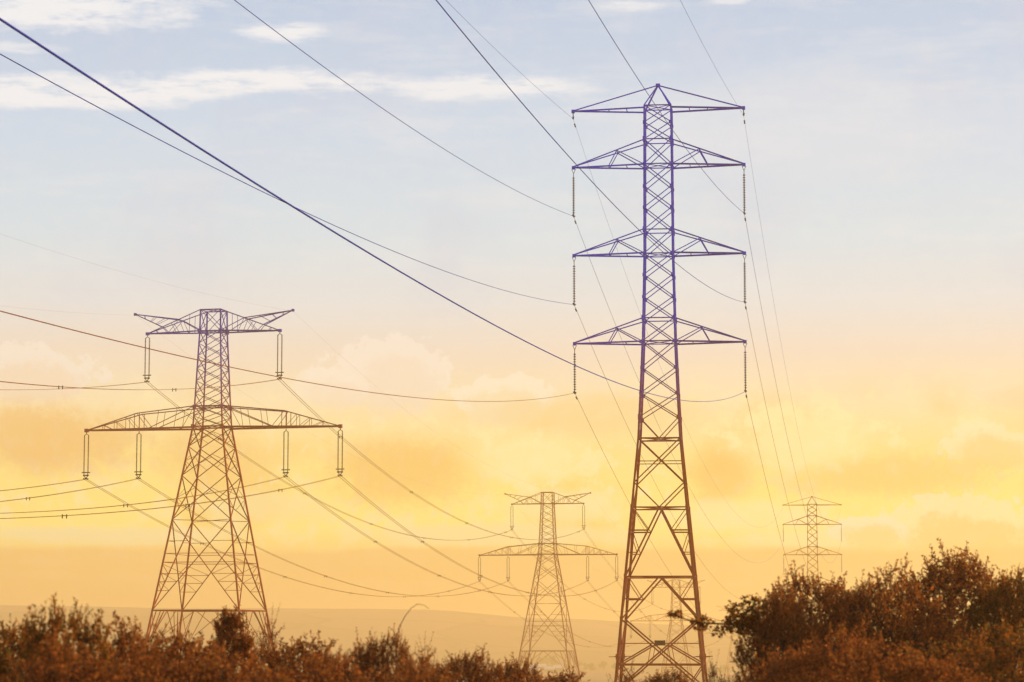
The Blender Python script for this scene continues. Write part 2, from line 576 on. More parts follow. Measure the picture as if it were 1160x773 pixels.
# ------------------------------------------------------------------ tall tower (four levels of cross-arms)
def tall_meshes():
    """local metres, base of the body at z=0, cross-arms along x"""
    m = 245.0 / F
    Z = lambda py: (rise(py) - rise(780)) * 245.0
    tab = [(96, 30), (122, 30), (190, 31), (290, 32), (388, 36.5), (440, 41), (498, 47), (548, 56.4), (576, 61.7), (602, 66.6), (654, 76.4), (702, 85.4), (753, 95), (810, 105.7)]

    def A(py):
        for (a, va), (b, vb) in zip(tab, tab[1:]):
            if py <= b:
                return (va + (vb - va) * (py - a) / (b - a)) / 2 * m * wide_k(py)
        return tab[-1][1] / 2 * m
    CR = [(-1, -1), (1, -1), (1, 1), (-1, 1)]
    crn = lambda i, py: Vector((CR[i % 4][0] * A(py), CR[i % 4][1] * A(py), Z(py)))
    ins = lambda i, py, s=0.985: crn(i, py)
    out = []
    # legs
    rows = [122, 190, 290, 388, 440, 498, 548, 576, 602, 654, 702, 753, 800]
    for i in range(4):
        mb = MB()
        for a, b in zip(rows, rows[1:]):
            mb.bar(crn(i, a), crn(i, b), 0.15 if b <= 388 else (0.2 if b <= 576 else 0.24))
        for q in (160, 262, 362, 474, 576, 654, 702):                 # splice plates
            c = crn(i, q)
            mb.box(c, 0.26, 0.26, 0.5)
        mb.box(crn(i, 781) + Vector((0, 0, -0.2)), 0.9, 0.9, 1.2)
        out.append(('leg', mb.mesh('tall_tower_leg')))
    # bracing of each face
    shaft = [122, 141, 160, 188, 213, 237, 262, 289, 313, 338, 362, 388, 418, 447, 474]
    for f in range(4):
        mb = MB()
        i, j = f, f + 1
        w, h = 0.085, 0.10
        for n, (a, b) in enumerate(zip(shaft, shaft[1:])):
            mb.bar(crn(i, a), crn(j, b), w)
            mb.bar(crn(j, a), crn(i, b), w)
        for q in (122, 160, 188, 262, 289, 362, 388):
            mb.bar(crn(i, q), crn(j, q), h)
        for n, q in enumerate(shaft[1:]):
            for s in (i, j):
                mb.box(crn(s, q).lerp(crn(i, q).lerp(crn(j, q), 0.5), 0.06), 0.24, 0.24, 0.3)
        mid = lambda q, t=0.5: crn(i, q).lerp(crn(j, q), t)
        # open V, X and V panels below the arms
        mb.bar(crn(i, 474), mid(498), w); mb.bar(crn(j, 474), mid(498), w)
        mb.bar(crn(i, 498), crn(j, 498), 0.14)
        mb.bar(crn(i, 498), crn(j, 548), 0.11); mb.bar(crn(j, 498), crn(i, 548), 0.11)
        mb.bar(crn(i, 524), crn(j, 524), 0.075)
        mb.bar(crn(i, 548), mid(576), 0.11); mb.bar(crn(j, 548), mid(576), 0.11)
        mb.bar(crn(i, 576), crn(j, 576), 0.12)
        # tall A panel with stays
        def apan(top, bot, levels):
            for s, o in ((i, j), (j, i)):
                mb.bar(mid(top), crn(s, bot), 0.14)
                prev = crn(s, top)
                for q, thick in levels:
                    t = (q - top) / (bot - top)
                    d = mid(top).lerp(crn(s, bot), t)
                    mb.bar(crn(s, q), d, thick)
                    mb.bar(prev, d, 0.07)
                    prev = crn(s, q)
        apan(576, 654, [(602, 0.13), (627, 0.08)])
        mb.bar(crn(i, 654), crn(j, 654), 0.13)
        apan(654, 702, [(679, 0.11)])
        # bottom X panel with its own stays
        lo = 782
        mb.bar(crn(i, 702), crn(j, lo), 0.14); mb.bar(crn(j, 702), crn(i, lo), 0.14)
        mb.bar(crn(i, 729), crn(j, 729), 0.075)
        mb.bar(crn(i, 753), crn(j, 753), 0.14)
        for s, o in ((i, j), (j, i)):
            d = crn(s, 702).lerp(crn(o, lo), 0.36)
            mb.bar(crn(s, 753), d, 0.12)
            mb.bar(d, crn(i, 753).lerp(crn(j, 753), 0.36 if s == i else 0.64), 0.06)
            mb.bar(crn(s, 753), crn(s, lo).lerp(crn(o, lo), 0.22), 0.1)
        out.append(('face_bracing', mb.mesh('tall_tower_bracing')))
    # level frames inside the body
    for q in (122, 188, 289, 388, 498, 576, 654, 753):
        mb = MB()
        mb.bar(crn(0, q), crn(2, q), 0.07); mb.bar(crn(1, q), crn(3, q), 0.07)
        out.append(('inner_frame', mb.mesh('tall_tower_inner')))
    # peak
    mb = MB()
    top = Vector((0, 0, Z(97)))
    for i in range(4):
        mb.bar(crn(i, 122), top, 0.11)
    mb.box(top, 0.4, 0.4, 0.3)
    out.append(('peak', mb.mesh('tall_tower_peak')))
    # cross-arms
    HALF = {}
    for n, (bot, up) in enumerate(((124.5, 97), (188.5, 160.5), (288.5, 261.5), (388.5, 362))):
        for s in (-1, 1):
            mb = MB()
            HALF[bot] = 96.5 * m * wide_k(bot)
            tip = Vector((s * HALF[bot], 0, Z(bot)))
            for e in (-1, 1):
                a = A(bot)
                root = Vector((s * a, e * a, Z(bot)))
                mb.bar(root, tip, 0.15)
                if n == 0:
                    if e == 1:
                        mb.bar(top, tip + Vector((0, 0, 0.05)), 0.11)
                else:
                    au = A(up)
                    ru = Vector((s * au, e * au, Z(up)))
                    mb.bar(ru, tip + Vector((0, 0, 0.1)), 0.11)
                    node = ru.lerp(tip, 0.385)
                    mb.bar(node, root.lerp(tip, 0.5), 0.085)
                    mb.bar(node, root, 0.085)
            # ties between the two chords
            for t in (0.25, 0.5):
                p0 = Vector((s * A(bot), -A(bot), Z(bot))).lerp(tip, t)
                p1 = Vector((s * A(bot), A(bot), Z(bot))).lerp(tip, t)
                mb.bar(p0, p1, 0.07)
            if n:
                p0 = Vector((s * A(up), -A(up), Z(up))).lerp(tip, 0.385)
                p1 = Vector((s * A(up), A(up), Z(up))).lerp(tip, 0.385)
                mb.bar(p0, p1, 0.07)
            mb.box(tip, 0.3, 0.3, 0.3)
            out.append(('cross_arm', mb.mesh('tall_tower_arm')))
    # climbing guards on the legs, notice plate on the front brace
    for i in range(4):
        mb = MB()
        c = crn(i, 744)
        for s in (-0.12, 0.12):
            mb.bar(c + Vector((-0.8, s, 0)), c + Vector((0.8, s, 0)), 0.06)
            mb.bar(c + Vector((s, -0.8, 0.08)), c + Vector((s, 0.8, 0.08)), 0.06)
        mb.box(c, 0.36, 0.36, 0.5)
        out.append(('climbing_guard', mb.mesh('tall_tower_guard')))
    mb = MB()
    mb.box(Vector((0.05, -A(729) - 0.09, Z(728.5))), 0.98, 0.05, 0.46)
    for s in (-0.4, 0.4):
        mb.box(Vector((0.05 + s, -A(729) - 0.055, Z(728.5))), 0.05, 0.05, 0.5)
    out.append(('notice_plate', mb.mesh('tall_tower_plate')))
    return out, HALF, Z


TALL, TALL_HALF, TALL_Z = tall_meshes()
TALL_RZ = -R(6.0)


def place_tower(meshes, mats, label, spot, height, rz, name, group=None):
    loc = foot(spot, height)
    t = thing(name, label, 'pylon', loc, rz, group)
    for nm, me in meshes:
        link(nm, me, mats.get(nm, mats['*']), t)
    return t


tall_near = place_tower(TALL, {'*': M_TALL, 'notice_plate': M_SIGN}, 'tall violet and rust lattice pylon with four pairs of cross-arms, largest in view',
                        TALL_NEAR, TALL_H, TALL_RZ, 'lattice_pylon', 'pylons of the four-armed line')
tall_far = place_tower(TALL, {'*': M_BROWN_TINT}, 'small distant four-armed pylon rising behind the big right-hand bush',
                       TALL_FAR, TALL_H, TALL_RZ, 'lattice_pylon', 'pylons of the four-armed line')


# ------------------------------------------------------------------ wide tower (horned top arm over one broad arm)
def wide_meshes():
    m = 370.0 / F
    Z = lambda py: (rise(py) - rise(757)) * 370.0
    tab = [(352, 23.6), (376, 24.4), (461, 32), (484, 34.5), (692, 101.5), (757, 122.5), (790, 133)]

    def A(py):
        for (a, va), (b, vb) in zip(tab, tab[1:]):
            if py <= b:
                return (va + (vb - va) * (py - a) / (b - a)) / 2 * m * wide_k(py)
        return tab[-1][1] / 2 * m
    CR = [(-1, -1), (1, -1), (1, 1), (-1, 1)]
    crn = lambda i, py: Vector((CR[i % 4][0] * A(py), CR[i % 4][1] * A(py), Z(py)))
    out = []
    for i in range(4):
        mb = MB()
        rows = [352, 376, 461, 484, 545, 595, 692, 775]
        for a, b in zip(rows, rows[1:]):
            mb.bar(crn(i, a), crn(i, b), 0.22 if b <= 484 else 0.26)
        for q in (376, 462, 484):
            mb.box(crn(i, q), 0.42, 0.42, 0.55)
        mb.box(crn(i, 771), 1.2, 1.2, 1.0)
        out.append(('leg', mb.mesh('wide_tower_leg')))
    for f in range(4):
        mb = MB()
        i, j = f, f + 1
        w = 0.10
        mid = lambda q, t=0.5: crn(i, q).lerp(crn(j, q), t)
        mb.bar(crn(i, 352), crn(j, 376), 0.09); mb.bar(crn(j, 352), crn(i, 376), 0.09)
        sh = [376 + 85 * n / 6 for n in range(7)] + [472.5, 484]
        for a, b in zip(sh, sh[1:]):
            mb.bar(crn(i, a), crn(j, b), 0.09); mb.bar(crn(j, a), crn(i, b), 0.09)
        for q in (352, 376, 461, 484):
            mb.bar(crn(i, q), crn(j, q), 0.16)
        lo = [484, 507, 540, 590]
        for a, b in zip(lo, lo[1:]):
            mb.bar(crn(i, a), crn(j, b), 0.12); mb.bar(crn(j, a), crn(i, b), 0.12)
            # redundant stays from the crossing to the legs
            ta = A(a) / (A(a) + A(b))
            q = a + (b - a) * ta
            c = mid(q)
            for s, o in ((i, j), (j, i)):
                p1 = crn(s, a).lerp(crn(o, b), 0.28)
                mb.bar(crn(s, a + (b - a) * 0.5), p1, 0.06)
                p2 = crn(o, a).lerp(crn(s, b), 0.74)
                mb.bar(crn(s, a + (b - a) * 0.5), p2, 0.06)
        # one tall X panel over the bottom belt
        a, b = 590, 692
        mb.bar(crn(i, a), crn(j, b), 0.13); mb.bar(crn(j, a), crn(i, b), 0.13)
        X = lambda s, o, t: crn(s, a).lerp(crn(o, b), t)
        for q in (614, 628):
            t = (q - a) / (b - a)
            for s, o in ((i, j), (j, i)):
                mb.bar(crn(s, q), X(s, o, t), 0.07)
        mb.bar(crn(i, 638), crn(j, 638), 0.09)
        for q in (651, 660, 670):
            t = (q - a) / (b - a)
            for s, o in ((i, j), (j, i)):
                mb.bar(crn(s, q), X(o, s, t), 0.07)
                mb.bar(crn(s, q - 11), X(o, s, t), 0.06)
        mb.bar(crn(i, 692), crn(j, 692), 0.19)
        # lattice of the leg bay
        for s, o in ((i, j), (j, i)):
            for q0, q1, t0, t1 in ((692, 757, 0.0, 0.16), (757, 692, 0.0, 0.14), (692, 730, 0.14, 0.02), (692, 757, 0.28, 0.0), (692, 720, 0.5, 0.17)):
                mb.bar(crn(s, q0).lerp(crn(o, q0), t0), crn(s, q1).lerp(crn(o, q1), t1), 0.09)
        out.append(('face_bracing', mb.mesh('wide_tower_bracing')))
    for q in (352, 376, 461, 484, 590, 692):
        mb = MB()
        mb.bar(crn(0, q), crn(2, q), 0.08); mb.bar(crn(1, q), crn(3, q), 0.08)
        out.append(('inner_frame', mb.mesh('wide_tower_inner')))
    TH, LH, IH, GH = (q * m * wide_k(r) for q, r in ((78.5, 376), (150.5, 486), (87.2, 486), (93.5, 354)))
    for s in (-1, 1):
        # top arm with its raised horn
        mb = MB()
        tip = Vector((s * TH, 0, Z(376.5)))
        horn = Vector((s * GH, 0, Z(354)))
        for e in (-1, 1):
            rb, rt = Vector((s * A(376), e * A(376), Z(376))), Vector((s * A(352), e * A(352), Z(352)))
            mb.bar(rb, tip, 0.19)
            up = lambda t: rt.lerp(tip, t)
            dn = lambda t: rb.lerp(tip, t)
            mb.bar(rt, tip, 0.13)
            n1, n2 = up(0.40), up(0.72)
            mb.bar(n1, horn, 0.13)
            mb.bar(horn, n2, 0.13)
            mb.bar(n2, dn(0.62), 0.09)
            mb.bar(n1, rb, 0.11)
            for a, b in ((0.2, 0.2), (0.4, 0.3), (0.55, 0.45), (0.85, 0.8)):
                mb.bar(up(a), dn(b), 0.07)
            mb.bar(up(0.4), dn(0.6), 0.07)
            for t in (0.3, 0.55, 0.8):
                mb.bar(n1.lerp(horn, t), n2.lerp(horn, t * 0.8), 0.06)
        for t in (0.25, 0.5, 0.75):
            p = Vector((s * A(376), -A(376), Z(376))).lerp(tip, t)
            q = Vector((s * A(376), A(376), Z(376))).lerp(tip, t)
            mb.bar(p, q, 0.08)
        mb.box(tip, 0.45, 0.45, 0.4)
        mb.box(horn, 0.35, 0.35, 0.35)
        out.append(('horned_arm', mb.mesh('wide_tower_top_arm')))
        # broad lower arm
        mb = MB()
        tip = Vector((s * LH, 0, Z(485.5)))
        k1 = IH / LH
        for e in (-1, 1):
            rb, rt = Vector((s * A(484), e * A(484), Z(485))), Vector((s * A(461), e * A(461), Z(461)))
            dn = lambda t: rb.lerp(tip, t)
            kx = (IH - A(484)) / (LH - A(484))
            knee = Vector((s * IH, dn(kx).y, Z(467.5)))
            mb.bar(rb, tip, 0.25)
            mb.bar(rt, knee, 0.14)
            mb.bar(knee, tip, 0.14)
            for o in (-0.35, 0.35):
                mb.bar(knee + Vector((o, 0, 0)), dn(kx) + Vector((o, 0, 0)), 0.1)
            mb.bar(rt, dn(kx * 0.80), 0.11)
            mb.bar(knee, dn(kx * 0.80), 0.08)
            for t in (0.3, 0.62):
                mb.bar(rt.lerp(knee, t), dn(kx * t + 0.02), 0.07)
            for t0, t1 in ((0.22, 0.22), (0.45, 0.45), (0.68, 0.68)):
                a0 = knee.lerp(tip, t0)
                mb.bar(a0, dn(kx + (1 - kx) * t1), 0.07)
                mb.bar(a0, dn(kx + (1 - kx) * (t1 - 0.2)), 0.06)
            mb.bar(rt, dn(0.0) + Vector((s * 1.5, 0, 0)), 0.07)
        for t in (0.15, 0.3, 0.45, 0.6, 0.75, 0.9):
            mb.bar(Vector((s * A(484), -A(484), Z(485))).lerp(tip, t), Vector((s * A(484), A(484), Z(485))).lerp(tip, t), 0.08)
        mb.box(tip, 0.5, 0.5, 0.5)
        out.append(('broad_arm', mb.mesh('wide_tower_low_arm')))
    return out, (TH, LH, IH, GH), Z


WIDEM, (W_TH, W_LH, W_IH, W_GH), WIDE_Z = wide_meshes()
WIDE_RZ = -R(12.0)
wide_labels = ['large purple and rust pylon with horned top and broad lower arm, left of the picture',
               'middle-sized brown pylon with horned top and broad lower arm, standing in the valley',
               'faint far horned pylon seen through the legs of the tall four-armed pylon',
               'faintest horned pylon, just its top showing behind the overhanging leafy branch']
wides = [place_tower(WIDEM, {'*': M_WIDE if n == 0 else M_BROWN_TINT}, wide_labels[n], WIDE[n], WIDE_H, WIDE_RZ, 'lattice_pylon', 'horned pylons of the valley line')
         for n in range(4)]


# ------------------------------------------------------------------ insulators
def local_to_world(t, v):
    rz = t.rotation_euler[2]
    c, s = math.cos(rz), math.sin(rz)
    return t.location + Vector((v[0] * c - v[1] * s, v[0] * s + v[1] * c, v[2]))


def tall_insulator_meshes():
    m = 245.0 / F
    o = []
    mb = MB()                                              # hanger: shackle and link
    mb.bar((-0.18, 0, 0.0), (0, 0, -0.42), 0.05, False); mb.bar((0.18, 0, 0.0), (0, 0, -0.42), 0.05, False)
    mb.tube([(0, 0, -0.38), (0, 0, -0.76)], 0.035)
    o.append(('shackle', mb.mesh('tall_ins_shackle'), M_FIT))
    mb = MB()
    prof = []
    z = -0.72
    for i in range(15):
        prof += [(0.035, z), (0.05, z - 0.06), (0.14, z - 0.13), (0.13, z - 0.16), (0.035, z - 0.145)]
        z -= 0.235
    prof.append((0.04, z))
    mb.lathe((0, 0, 0), prof, 10)
    o.append(('disc_string', mb.mesh('tall_ins_discs', False), M_INS))
    mb = MB()                                              # clamp under the string
    zb = z
    mb.tube([(0, 0, zb + 0.02), (0, 0, zb - 0.16)], 0.05)
    mb.tube([(-0.06, -0.36, zb - 0.16), (0, -0.15, zb - 0.24), (0, 0.15, zb - 0.24), (0.06, 0.36, zb - 0.16)], 0.085)
    o.append(('wire_clamp', mb.mesh('tall_ins_clamp'), M_FIT))
    return o, zb - 0.22


def wide_insulator_meshes():
    m = 370.0 / F
    o = []
    mb = MB()
    mb.tube([(0, 0, 0), (0, 0, -0.3)], 0.06)
    mb.tube([(-0.3, 0, -0.45), (0, 0, -0.25), (0.3, 0, -0.45)], 0.05)
    o.append(('hanger', mb.mesh('wide_ins_hanger'), M_FIT))
    for s in (-0.3, 0.3):
        mb = MB()
        prof = []
        z = -0.45
        for i in range(29):
            prof += [(0.05, z), (0.055, z - 0.05), (0.13, z - 0.09), (0.12, z - 0.11), (0.05, z - 0.10)]
            z -= 0.185
        prof.append((0.04, z))
        mb.lathe((s, 0, 0), prof, 8)
        o.append(('disc_string', mb.mesh('wide_ins_discs'), M_INS))
    mb = MB()
    mb.bar((-0.6, 0, z + 0.1), (0.6, 0, z + 0.1), 0.13, False)
    for s in (-0.3, 0.3):
        mb.tube([(s, 0, z + 0.15), (s * 0.9, 0, z - 0.25)], 0.06)
    mb.bar((-0.42, 0, z - 0.3), (0.42, 0, z - 0.3), 0.16, False)
    mb.bar((-0.30, 0, z - 0.36), (0, 0, z - 0.72), 0.09, False); mb.bar((0.30, 0, z - 0.36), (0, 0, z - 0.72), 0.09, False)
    o.append(('yoke', mb.mesh('wide_ins_yoke'), M_FIT))
    mb = MB()
    for s in (-0.2, 0.2):
        mb.tube([(s, -0.35, z - 0.74), (s, 0, z - 0.86), (s, 0.35, z - 0.74)], 0.08)
    mb.bar((-0.24, 0, z - 0.78), (0.24, 0, z - 0.78), 0.08, False)
    o.append(('wire_clamp', mb.mesh('wide_ins_clamp'), M_FIT))
    return o, z - 0.85


TINS, TINS_DZ = tall_insulator_meshes()
WINS, WINS_DZ = wide_insulator_meshes()
TALL_ROWS = {'first': 188.5, 'second': 288.5, 'third': 388.5}       # arms carrying phases, counted under the peak arm


def hang(name, meshes, loc, rz, label, group):
    t = thing(name, label, 'insulator', loc, rz, group)
    for nm, me, mat in meshes:
        link(nm, me, mat, t)
    return t


T_ATT = {}      # (tower, key) -> world point where the wire leaves
for tw, nm in ((tall_near, 'tallest pylon'), (tall_far, 'small pylon behind bush')):
    for s, sd_ in ((-1, 'left'), (1, 'right')):
        for (lv, row), word in zip(TALL_ROWS.items(), ('upper', 'middle', 'lower')):
            p = local_to_world(tw, (s * TALL_HALF[row], 0, TALL_Z(row) - 0.15))
            hang('insulator_string', TINS, p, tw.rotation_euler[2],
                 f'insulator string under the {sd_} tip of the {word} string-bearing arm, {nm}', 'insulator strings of ' + nm)
            T_ATT[tw.name, lv, s] = p + Vector((0, 0, TINS_DZ))
        # earth-wire clamp under the peak arm
        p = local_to_world(tw, (s * TALL_HALF[124.5], 0, TALL_Z(124.5) - 0.15))
        T_ATT[tw.name, 'earth', s] = p + Vector((0, 0, -0.55))
        if tw is tall_near:
            mb = MB()
            mb.tube([(0, 0, 0), (0, 0, -0.45)], 0.05)
            c = link('wire_clamp', mb.mesh('earth_clamp_link'), M_FIT, None)
            c.location = p
            mb2 = MB()
            mb2.tube([(0, -0.3, -0.42), (0, 0, -0.55), (0, 0.3, -0.42)], 0.08)
            link('saddle', mb2.mesh('earth_clamp_saddle'), M_FIT, c)
            tag(c, f'short wire clamp under the {sd_} tip of the tallest pylon top arm', 'wire clamp', 'earth wire clamps of the tallest pylon')

W_ATT = {}
WNAMES = ['large left pylon', 'middle horned pylon', 'faint pylon between tall legs']
for n, tw in enumerate(wides[:3]):
    for s, sd_ in ((-1, 'left'), (1, 'right')):
        for key, half, row, txt in (('top', W_TH, 377.5, 'end of the horned top arm'), ('outer', W_LH, 487.0, 'outer end of the broad arm'), ('inner', W_IH, 487.0, 'inner post of the broad arm')):
            p = local_to_world(tw, (s * half, 0, WIDE_Z(row) - 0.05))
            hang('insulator_pair', WINS, p, tw.rotation_euler[2],
                 f'double insulator string, {sd_} {txt}, {WNAMES[n]}', 'double insulator strings of ' + WNAMES[n])
            W_ATT[n, key, s] = p + Vector((0, 0, WINS_DZ))
        W_ATT[n, 'earth', s] = local_to_world(tw, (s * W_GH, 0, WIDE_Z(354) - 0.1))


# ------------------------------------------------------------------ wires
def span(A, d, sag, n=90):
    return [A + d * t - Vector((0, 0, 4 * sag * t * (1 - t))) for t in (i / n for i in range(n + 1))]


def wire(name, pts, r, mat, label, group):
    mb = MB()
    mb.tube(pts, r, 6)
    o = link(name, mb.mesh(name, True), mat)
    return tag(o, label, 'power line', group)


def damper(parent, pts, dist, mat=M_FIT):
    """small dumb-bell vibration damper on the wire; a part of that wire"""
    acc = 0.0
    for a, b in zip(pts, pts[1:]):
        L = (b - a).length
        if acc + L >= dist:
            c = a.lerp(b, (dist - acc) / L)
            d = (b - a).normalized()
            mb = MB()
            z = Vector((0, 0, -0.10))
            mb.tube([c + z - d * 0.26, c + z + d * 0.26], 0.02)
            for s in (-1, 1):
                mb.tube([c + z + d * s * 0.16, c + z + d * s * 0.34], 0.075)
            mb.tube([c, c + z], 0.03)
            return link('damper', mb.mesh('damper'), mat, parent)
        acc += L


NEAR = {  # span of the tall line that passes over the camera: rise, sag, sideways correction
    ('first', -1): (1.13, 14.52, 1.30), ('second', -1): (1.61, 14.11, 0.45), ('third', -1): (0.85, 14.46, 4.60),
    ('third', 1): (-0.50, 14.44, 2.54), ('first', 1): (-0.33, 14.40, 0.63), ('second', 1): (2.81, 14.89, 0.37),
    ('earth', -1): (-3.56, 11.21, 0.43), ('earth', 1): (-6.21, 11.96, -0.53)}
WORD = {'first': 'upper', 'second': 'middle', 'third': 'lower', 'earth': 'top'}
for (lv, s), (dz, sag, ddx) in NEAR.items():
    sd_ = 'left' if s < 0 else 'right'
    A = T_ATT[tall_near.name, lv, s]
    pts = span(A, Vector((-69.05 + ddx, -483.69, dz)), sag, 120)
    thin = lv == 'earth'
    low = lv == 'third' and s < 0
    lab = (f'thin earth wire from {sd_} tip of tallest pylon top arm, overhead to viewer' if thin else
           f'dark wire from the {sd_} {WORD[lv]} insulator of tallest pylon, sweeping overhead to viewer')
    o = wire('earth_wire' if thin else 'conductor_wire', pts, 0.012 if thin else 0.019, M_WIRE_B if low else M_WIRE_V, lab, 'near wires of the four-armed line')
for (lv, s) in NEAR:
    sd_ = 'left' if s < 0 else 'right'
    A, B = T_ATT[tall_near.name, lv, s], T_ATT[tall_far.name, lv, s]
    thin = lv == 'earth'
    pts = span(A, B - A, 18.2 if thin else 16.6, 120)
    lab = (f'thin earth wire from {sd_} tip of tallest pylon away to distant small pylon' if thin else
           f'thin wire from {sd_} {WORD[lv]} insulator of tallest pylon away to distant small pylon')
    o = wire('earth_wire' if thin else 'conductor_wire', pts, 0.011 if thin else 0.018, M_WIRE_B if lv != 'first' and not thin else M_WIRE_V, lab, 'far wires of the four-armed line')
    damper(o, pts, 1.5)


def twin(A, d, sag, r, label, group, spacing=55.0, gap=0.2, first=30.0, show=1.0):
    """bundle of two wires held apart by spacers"""
    t = thing('twin_conductor', label, 'power line', A, 0, group)
    side = Vector((d.y, -d.x, 0)).normalized() * gap
    c = [p - A for p in span(Vector(A), d * 1.0, sag, 110)]
    for s in (-1, 1):
        mb = MB()
        mb.tube([p + side * s for p in c], r, 5)
        link('wire', mb.mesh('twin_wire', True), M_WIRE_B, t)
    L = d.length
    x = first
    while x < L * show:
        f = x / L
        p = d * f - Vector((0, 0, 4 * sag * f * (1 - f)))
        mb = MB()
        mb.bar(p - side * 1.3, p + side * 1.3, 0.08, False)
        for s in (-1, 1):
            mb.bar(p + side * s * 1.05 + Vector((0, 0, 0.12)), p + side * s * 1.05 - Vector((0, 0, 0.26)), 0.09, False)
        link('spacer', mb.mesh('spacer'), M_FIT, t)
        x += spacing
    return t


LEFT_NEAR = {('top', -1): (-4.99, 9.83, 88), ('top', 1): (-6.52, 10.0, 52), ('outer', -1): (-1.69, 9.03, 46), ('inner', -1): (-4.99, 9.42, 46),
             ('inner', 1): (-8.85, 8.23, 74), ('outer', 1): (-13.91, 6.57, 34), ('earth', -1): (-5.82, 8.31, 0), ('earth', 1): (-4.33, 6.07, 0)}
POS = {'top': 'end of the horned top arm', 'outer': 'outer end of the broad arm', 'inner': 'inner post of the broad arm'}
for (key, s), (dz, sag, first) in LEFT_NEAR.items():
    sd_ = 'left' if s < 0 else 'right'
    A = W_ATT[0, key, s]
    d = Vector((-52, -330, dz))
    if key == 'earth':
        wire('earth_wire', span(A, d, sag), 0.006, M_WIRE_B, f'faint earth wire from {sd_} horn of large left pylon to picture edge', 'near wires of the valley line')
    else:
        twin(A, d, sag, 0.025, f'twin wire, {sd_} {POS[key]}, large left pylon to picture edge', 'near wires of the valley line', first=first, spacing=42, show=0.45)
FAR_SAG = {'top': 10.2, 'outer': 9.3, 'inner': 9.2, 'earth': 7.0}
for n, (fr, to) in enumerate((('large left pylon', 'middle pylon'), ('middle pylon', 'faint far pylon'))):
    for key in ('top', 'outer', 'inner', 'earth'):
        for s in (-1, 1):
            sd_ = 'left' if s < 0 else 'right'
            A, B = W_ATT[n, key, s], W_ATT[n + 1, key, s]
            gr = 'wires between the horned pylons'
            if key == 'earth':
                wire('earth_wire', span(A, B - A, FAR_SAG[key]), 0.006, M_WIRE_B, f'faint earth wire from {sd_} horn of {fr} back to {to}', gr)
            else:
                twin(A, B - A, FAR_SAG[key], 0.032 if n == 0 else 0.03, f'twin wire, {sd_} {POS[key]}, {fr} back to {to}', gr,
                     spacing=58, first=40 if key == 'top' else 62, gap=0.2)


# ------------------------------------------------------------------ shrubs in front
def add_leaf(mb, c, d, size, rng):
    """a folded pointed leaf of six corners on its own"""
    d = d.normalized()
    side = d.cross(Vector((rng.uniform(-1, 1), rng.uniform(-1, 1), rng.uniform(-0.2, 1)))).normalized()
    nrm = d.cross(side).normalized()
    L, w = size, size * rng.uniform(0.22, 0.34)
    i = len(mb.v)
    mb.v += [c, c + d * L * 0.35 + side * w + nrm * w * 0.35, c + d * L * 0.75 + side * w * 0.7 + nrm * w * 0.2, c + d * L - nrm * w * 0.3,
             c + d * L * 0.75 - side * w * 0.7 + nrm * w * 0.2, c + d * L * 0.35 - side * w + nrm * w * 0.35]
    mb.f += [(i, i + 1, i + 2, i + 3), (i, i + 3, i + 4, i + 5)]


def polyline(p, d, L, n, rng, wob, up=0.0):
    pts = [Vector(p)]
    d = Vector(d).normalized()
    for i in range(n):
        d = (d + Vector((rng.uniform(-wob, wob), rng.uniform(-wob, wob), rng.uniform(-wob, wob) + up))).normalized()
        pts.append(pts[-1] + d * (L / n))
    return pts


def leafy_twig(lv, st, p, d, L, rng, leaf, gap, r=0.004, up=0.05, bare=0.08):
    pts = polyline(p, d, L, 5, rng, 0.16, up)
    st.tube(pts, lambda t: r * (1 - 0.75 * t), 3, False)
    n = max(3, int(L / gap))
    for i in range(n):
        t = bare + (1 - bare) * (i + rng.random()) / n
        x = t * 5
        k = min(int(x), 4)
        c = pts[k].lerp(pts[k + 1], x - k)
        ax = (pts[k + 1] - pts[k]).normalized()
        out = Vector((rng.gauss(0, 1), rng.gauss(0, 1), rng.gauss(0, 1))).cross(ax).normalized()
        add_leaf(lv, c, ax * rng.uniform(0.2, 0.9) + out + Vector((0, 0, rng.uniform(-0.3, 0.3))), leaf * rng.uniform(0.6, 1.2), rng)
    return pts


